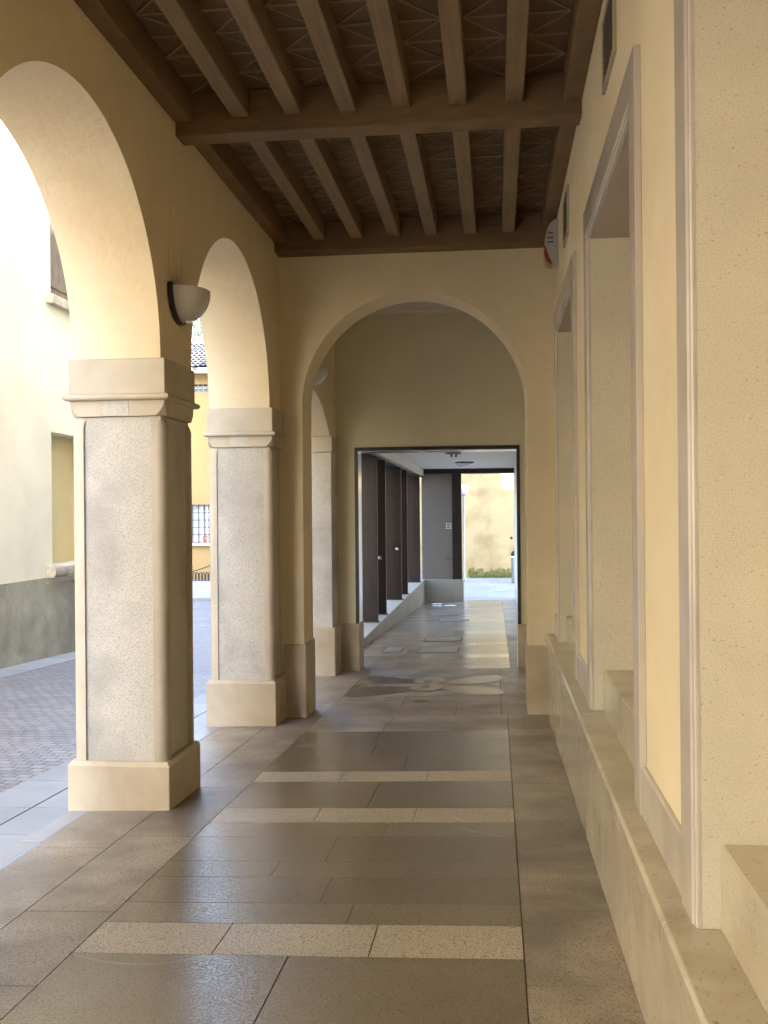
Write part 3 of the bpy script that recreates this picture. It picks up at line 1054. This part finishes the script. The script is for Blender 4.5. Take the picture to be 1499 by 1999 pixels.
b.build('drain_hole', 'slot', t)
b = MB()
rnd = random.Random(3)
for i in range(1500):
    x = rnd.uniform(-1.15, .75)
    hmax = .36 * (.35 + .3 * abs(math.sin(x * 3.1 + 1.0)) + .35 * abs(math.sin(x * 7.7)) + .25 * abs(math.sin(x * 17.3 + 2)))
    z = ZB + rnd.random() ** 1.4 * hmax
    y = 41.97 - rnd.random() * .22 * (1 - (z - ZB) / .6)
    s_ = rnd.uniform(.025, .06)
    a = rnd.uniform(0, 6.28)
    d1 = Vector((math.cos(a), rnd.uniform(-.5, .2), rnd.uniform(-.3, .9))).normalized() * s_
    d2 = Vector((-math.sin(a) * .5, -.4, .5)).normalized() * s_ * .5
    p = Vector((x, y, z))
    b.face([p, p + d1 * .5 + d2, p + d1, p + d1 * .5 - d2])
tag(b.build('weeds', 'moss', recalc=False), 'green weeds and moss along the foot of the ochre wall', 'weeds', kind='stuff')

t = thing('street_lamp', 'slim grey lamp post with a white globe before the ochre wall', 'street lamp', (-1.25, 39.5, ZB))
b = MB()
b.lathe(-1.25, 39.5, [(.09, ZB), (.09, ZB + .12), (.05, ZB + .2), (.045, 2.1), (.05, 2.12), (.08, 2.16)], 14)
b.build('pole', 'zinc', t, smooth=40)
b = MB()
b.lathe(-1.25, 39.5, [(.02 + .20 * math.sin(math.pi * i / 14), 2.36 - .20 * math.cos(math.pi * i / 14)) for i in range(15)], 20)
b.build('globe', 'white', t, smooth=80)
t = thing('litter_bin', 'grey upright litter bin half hidden by the right side of the passage', 'bin', (.78, 39, ZB))
b = MB()
b.lathe(.78, 39, [(.17, ZB), (.2, ZB + .02), (.21, ZB + 1.0), (.2, ZB + 1.05)], 20)
b.build('drum', 'zinc', t, smooth=40)
b = MB()
b.lathe(.78, 39, [(.215, ZB + 1.052), (.22, ZB + 1.12), (.16, ZB + 1.22), (.02, ZB + 1.25)], 20)
b.build('hood', 'black', t, smooth=40)
b = MB()
b.lathe(.78, 39, [(.222, ZB + .98), (.224, ZB + 1.03)], 20)
b.build('bag_rim', 'paper', t, smooth=40)

# ================================================================== OPPOSITE BUILDING
XF = -7.1
t = thing('opposite_building', 'cream rendered building across the street with a grey dado and blind window', 'building', (-9, 5, -1))
b = MB()
holes_panel(b, 'x', -14, 19.0, -1.2, 10.2, [(15.47, 17.0, .69, 2.842), (15.49, 16.7, 5.04, 7.0), (10.0, 11.1, .645, 2.77), (10.0, 11.2, 4.95, 7.0), (3.0, 4.1, .645, 2.77), (3.0, 4.2, 4.95, 7.0)], XF, XF - .45)
b.box(-15, XF - .46, -14, 19.0, -1.2, 10.2)
b.build('rendered_wall', 'cream_wall', t)
b = MB()
for (ya, yb, zz) in ((-14, 15.18, .51), (15.181, 17.2, .408), (17.201, 19.0, .51)):
    b.hexa([(XF, ya, -1.2), (XF + .02, ya, -1.2), (XF + .02, yb, -1.2), (XF, yb, -1.2), (XF, ya, zz), (XF + .02, ya, zz), (XF + .02, yb, zz), (XF, yb, zz)])
b.build('dado', 'dado_grey', t)
for (ya, yb) in ((15.47, 17.0), (10.0, 11.1), (3.0, 4.1)):
    f = MB()
    f.box(XF - .449, XF - .30, ya + .001, yb - .001, .645 if ya < 15 else .69, 2.77 if ya < 15 else 2.842)
    n_ = f.build('blind_window', 'niche', t)
    f = MB()
    rn = random.Random(5)
    rings = []
    k = 14
    for i in range(k + 1):
        y_ = ya - .24 + (yb - ya + .40) * i / k
        j1, j2, j3 = (rn.uniform(-.02, .02) for _ in range(3))
        rings.append([(XF - .28, y_, .50), (XF + .13 + j1, y_, .505 + j2), (XF + .16 + j3, y_, .56 + j1), (XF + .14 + j2, y_, .675 + j3 * .6), (XF + .05, y_, .698 + j1 * .4), (XF - .28, y_, .705)])
    f.loft(rings)
    f.build('sill', 'rough_stone', n_, smooth=50)
for (ya, yb) in ((15.49, 16.7), (10.0, 11.2), (3.0, 4.2)):
    f = MB()
    nb = 5
    for i in range(nb):
        a_ = ya + .02 + (yb - ya - .04) * i / nb
        f.box(XF - .12, XF - .07, a_ + .004, a_ + (yb - ya - .04) / nb - .004, 5.05, 6.98)
    f.box(XF - .069, XF - .05, ya + .03, yb - .03, 5.22, 5.34)
    f.box(XF - .069, XF - .05, ya + .03, yb - .03, 6.6, 6.72)
    sh = f.build('shutter', 'old_wood', t, bevel=.004)
    f = MB()
    f.box(XF - .2, XF + .12, ya - .17, yb + .14, 4.89, 5.039)
    f.build('sill', 'rough_stone', sh, bevel=.01)
b = MB()
b.box(-15.3, XF + .5, -14.3, 19.4, 10.22, 10.4)
b.build('roof', 'tile', t)

# ================================================================== FAR OCHRE HOUSE, TREE, FENCE
ZG = zs(30)
YH = 35.0
t = thing('ochre_house', 'ochre house with grey tiled roof at the end of the street', 'house', (-11, YH, ZG))
b = MB()
holes_panel(b, 'y', -17, -6.5, ZG - .3, 6.65, [(-11.0, -10.02, .47, 1.83), (-11.0, -10.08, 5.86, 6.14)], YH, YH + .4)
b.box(-17, -6.5, YH + .41, YH + 7, ZG - .3, 6.65)
b.build('rendered_wall', 'house', t)
b = MB()
b.box(-17.3, -6.2, YH - .50, YH - .36, 6.46, 6.60)
b.build('gutter', 'zinc', t, bevel=.02)
b = MB()
b.box(-17.2, -6.3, YH - .36, YH - .001, 6.60, 6.648)
b.build('eaves_board', 'house', t)
rf = MB()
slope = .36
tw = .19
x = -12.6
rn = random.Random(2)
while x < -8.2:
    for r_ in range(12):
        ya = YH - .48 + r_ * .36
        yb = ya + .44
        dx = rn.uniform(-.012, .012)
        rings = []
        for (yv, rad_, dz) in ((ya, .10, .055), (yb, .078, .02)):
            z_ = 6.63 + (yv - YH + .48) * slope + dz
            rings.append([(x + dx + rad_ * math.cos(math.pi * j / 6), yv, z_ + rad_ * .8 * math.sin(math.pi * j / 6)) for j in range(7)])
        rf.loft(rings, close=False, cap=False)
    x += tw
rf.face([(-17.3, YH - .48, 6.655), (-6.2, YH - .48, 6.655), (-6.2, YH + 3.9, 6.655 + 4.38 * slope), (-17.3, YH + 3.9, 6.655 + 4.38 * slope)])
rf.tube([(-17.3, YH + 3.85, 8.28), (-6.2, YH + 3.85, 8.28)], .14, 10)
rf.build('roof', 'tile', t, smooth=50, recalc=False)
b = MB()
b.box(-11.0, -10.02, YH + .25, YH + .27, .47, 1.83)
w = b.build('window', 'curtain', t)
b = MB()
for x in (-11.0, -10.78, -10.56, -10.34, -10.12):
    b.tube([(x, YH - .04, .45), (x, YH - .04, 1.85)], .016, 6)
for i in range(6):
    z = .50 + i * .26
    b.tube([(-11.03, YH - .04, z), (-9.99, YH - .04, z)], .013, 6)
b.build('grille', 'black', w)
b = MB()
b.box(-11.1, -9.95, YH - .14, YH + .2, .36, .465)
b.build('sill', 'rough_stone', w, bevel=.01)
b = MB()
for x in (-10.52, -10.34):
    b.box(x, x + .05, YH + .2, YH + .25, .47, 1.83)
b.build('casement_bar', 'white', w)
b = MB()
b.box(-11.0, -10.08, YH + .25, YH + .27, 5.86, 6.14)
w2 = b.build('attic_window', 'pane', t)
b = MB()
for x in (-10.9, -10.72, -10.54, -10.36, -10.18):
    b.tube([(x, YH - .03, 5.84), (x, YH - .03, 6.16)], .014, 6)
b.tube([(-11.02, YH - .03, 6.0), (-10.06, YH - .03, 6.0)], .012, 6)
b.build('grille', 'louvre', w2)
t = thing('flower_pot', 'small red flower pot on the barred window sill of the ochre house', 'pot', (-10.33, YH - .07, .47))
b = MB()
b.lathe(-10.33, YH - .085, [(.05, .466), (.075, .58), (.08, .60)], 12)
b.build('pot', 'terracotta', t)
b = MB()
for i in range(40):
    a, e = rn.uniform(0, 6.28), rn.uniform(0, 1.2)
    p = Vector((-10.33 + .09 * math.cos(a) * math.cos(e), YH - .085 + .05 * math.sin(a), .60 + .11 * math.sin(e)))
    b.face([p, p + Vector((.04, 0, .02)), p + Vector((.02, -.01, .05))])
b.build('flowers', 'terracotta', t, recalc=False)

# hooped iron fence and chain before the house
t = thing('hoop_fence', 'low black iron hoop fence at the foot of the ochre house', 'fence', (-10.4, 34.4, ZG))
b = MB()
x = -12
while x < -8.5:
    b.tube([(x + .045 * (1 - math.cos(math.pi * i / 8)), 34.4, (ZG + .12 if i in (0, 8) else ZG + .30 + .10 * math.sin(math.pi * i / 8))) for i in range(9)], .017, 5)
    x += .115
b.build('hoops', 'black', t)
b = MB()
b.box(-12.1, -8.4, 34.36, 34.44, ZG, ZG + .12)
b.build('base_rail', 'black', t)
b = MB()
b.tube([(-11.4, 34.2, ZG + .30), (-10.9, 34.2, ZG + .36), (-10.4, 34.2, ZG + .48), (-10.0, 34.2, ZG + .62), (-9.7, 34.2, ZG + .80)], .02, 6)
tag(b.build('chain', 'black'), 'dark sagging chain above the hoop fence before the ochre house', 'chain')
b = MB()
b.box(-20, -5, 27.5, 34.98, ZG - .2, ZG + .10)
b.build('far_pavement', 'pavement', kind='structure', bevel=.02)

t = thing('tree', 'leafy green tree rising behind the tiled roof of the ochre house', 'tree', (-13.2, 46, ZG))
b = MB()
b.tube([(-13.2, 46, ZG - .2), (-13.1, 46, 4), (-13.0, 46.1, 8)], [.35, .26, .14], 10)
for k in range(7):
    a = k * .9
    b.tube([(-13.05, 46, 5 + .5 * k), (-13.05 + 1.6 * math.cos(a), 46 + 1.6 * math.sin(a), 7.3 + .5 * k)], [.1, .03], 6)
b.build('trunk', 'bark', t, smooth=40)
b = MB()
rn = random.Random(11)
cl = [Vector((-13.2 + rn.gauss(0, 1.8), 46 + rn.gauss(0, 1.5), 9.6 + rn.gauss(0, 1.5))) for _ in range(60)]
for i in range(11000):
    c = rn.choice(cl)
    p = c + Vector((rn.gauss(0, .42), rn.gauss(0, .42), rn.gauss(0, .34)))
    s_ = rn.uniform(.08, .17)
    d1 = Vector((rn.gauss(0, 1), rn.gauss(0, 1), rn.gauss(-.3, .7))).normalized()
    d2 = d1.cross(Vector((rn.gauss(0, 1), rn.gauss(0, 1), rn.gauss(0, 1)))).normalized()
    b.face([p, p + (d1 * .5 + d2 * .35) * s_, p + d1 * s_, p + (d1 * .5 - d2 * .35) * s_])
b.build('crown', 'leaf', t, recalc=False)

# ================================================================== LIGHT
SUN_EL = R(41)
TX, TY = -.50, .866                 # horizontal travel direction of the sunlight
w = bpy.data.worlds.new('World')
scene.world = w
w.use_nodes = True
nt = w.node_tree
sky = nt.nodes.new('ShaderNodeTexSky')
sky.sky_type = 'NISHITA'
sky.sun_disc = False
sky.sun_elevation = SUN_EL
sky.sun_rotation = math.atan2(-TX, -TY)
sky.altitude = 100
sky.air_density = 1.0
sky.dust_density = 1.5
bg = nt.nodes['Background']
nt.links.new(sky.outputs[0], bg.inputs[0])
bg.inputs[1].default_value = 0.15
L = bpy.data.lights.new('sun', 'SUN')
L.energy = 2.4
L.angle = R(.53)
L.color = (1.0, .93, .82)
lo = bpy.data.objects.new('sun', L)
COL.objects.link(lo)
d = Vector((TX * math.cos(SUN_EL), TY * math.cos(SUN_EL), -math.sin(SUN_EL)))
lo.rotation_euler = d.to_track_quat('-Z', 'Y').to_euler()
lo.location = (6, -10, 20)

# ================================================================== CAMERA
yaw, pitch, roll = .1108133, .0003128, -.0088804
F = Vector((-math.sin(yaw) * math.cos(pitch), math.cos(yaw) * math.cos(pitch), math.sin(pitch)))
Rv = Vector((math.cos(yaw), math.sin(yaw), 0))
U = Rv.cross(F)
R2 = math.cos(roll) * Rv + math.sin(roll) * U
U2 = -math.sin(roll) * Rv + math.cos(roll) * U
cam = bpy.data.cameras.new('camera')
cam.sensor_fit = 'VERTICAL'
cam.sensor_height = 24.0
cam.lens = 24.0 * 1960 / 1999
cam.clip_start = .05
cam.clip_end = 2000
co = bpy.data.objects.new('camera', cam)
COL.objects.link(co)
co.matrix_world = Matrix(((R2.x, U2.x, -F.x, 0), (R2.y, U2.y, -F.y, 0), (R2.z, U2.z, -F.z, 1.5), (0, 0, 0, 1)))
scene.camera = co

scene.view_settings.view_transform = 'Standard'
scene.view_settings.look = 'None'
scene.view_settings.exposure = 4.15
scene.view_settings.gamma = 1.0
scene.cycles.max_bounces = 14
scene.cycles.diffuse_bounces = 9
scene.cycles.glossy_bounces = 5
scene.cycles.use_denoising = True
scene.cycles.sample_clamp_indirect = 10
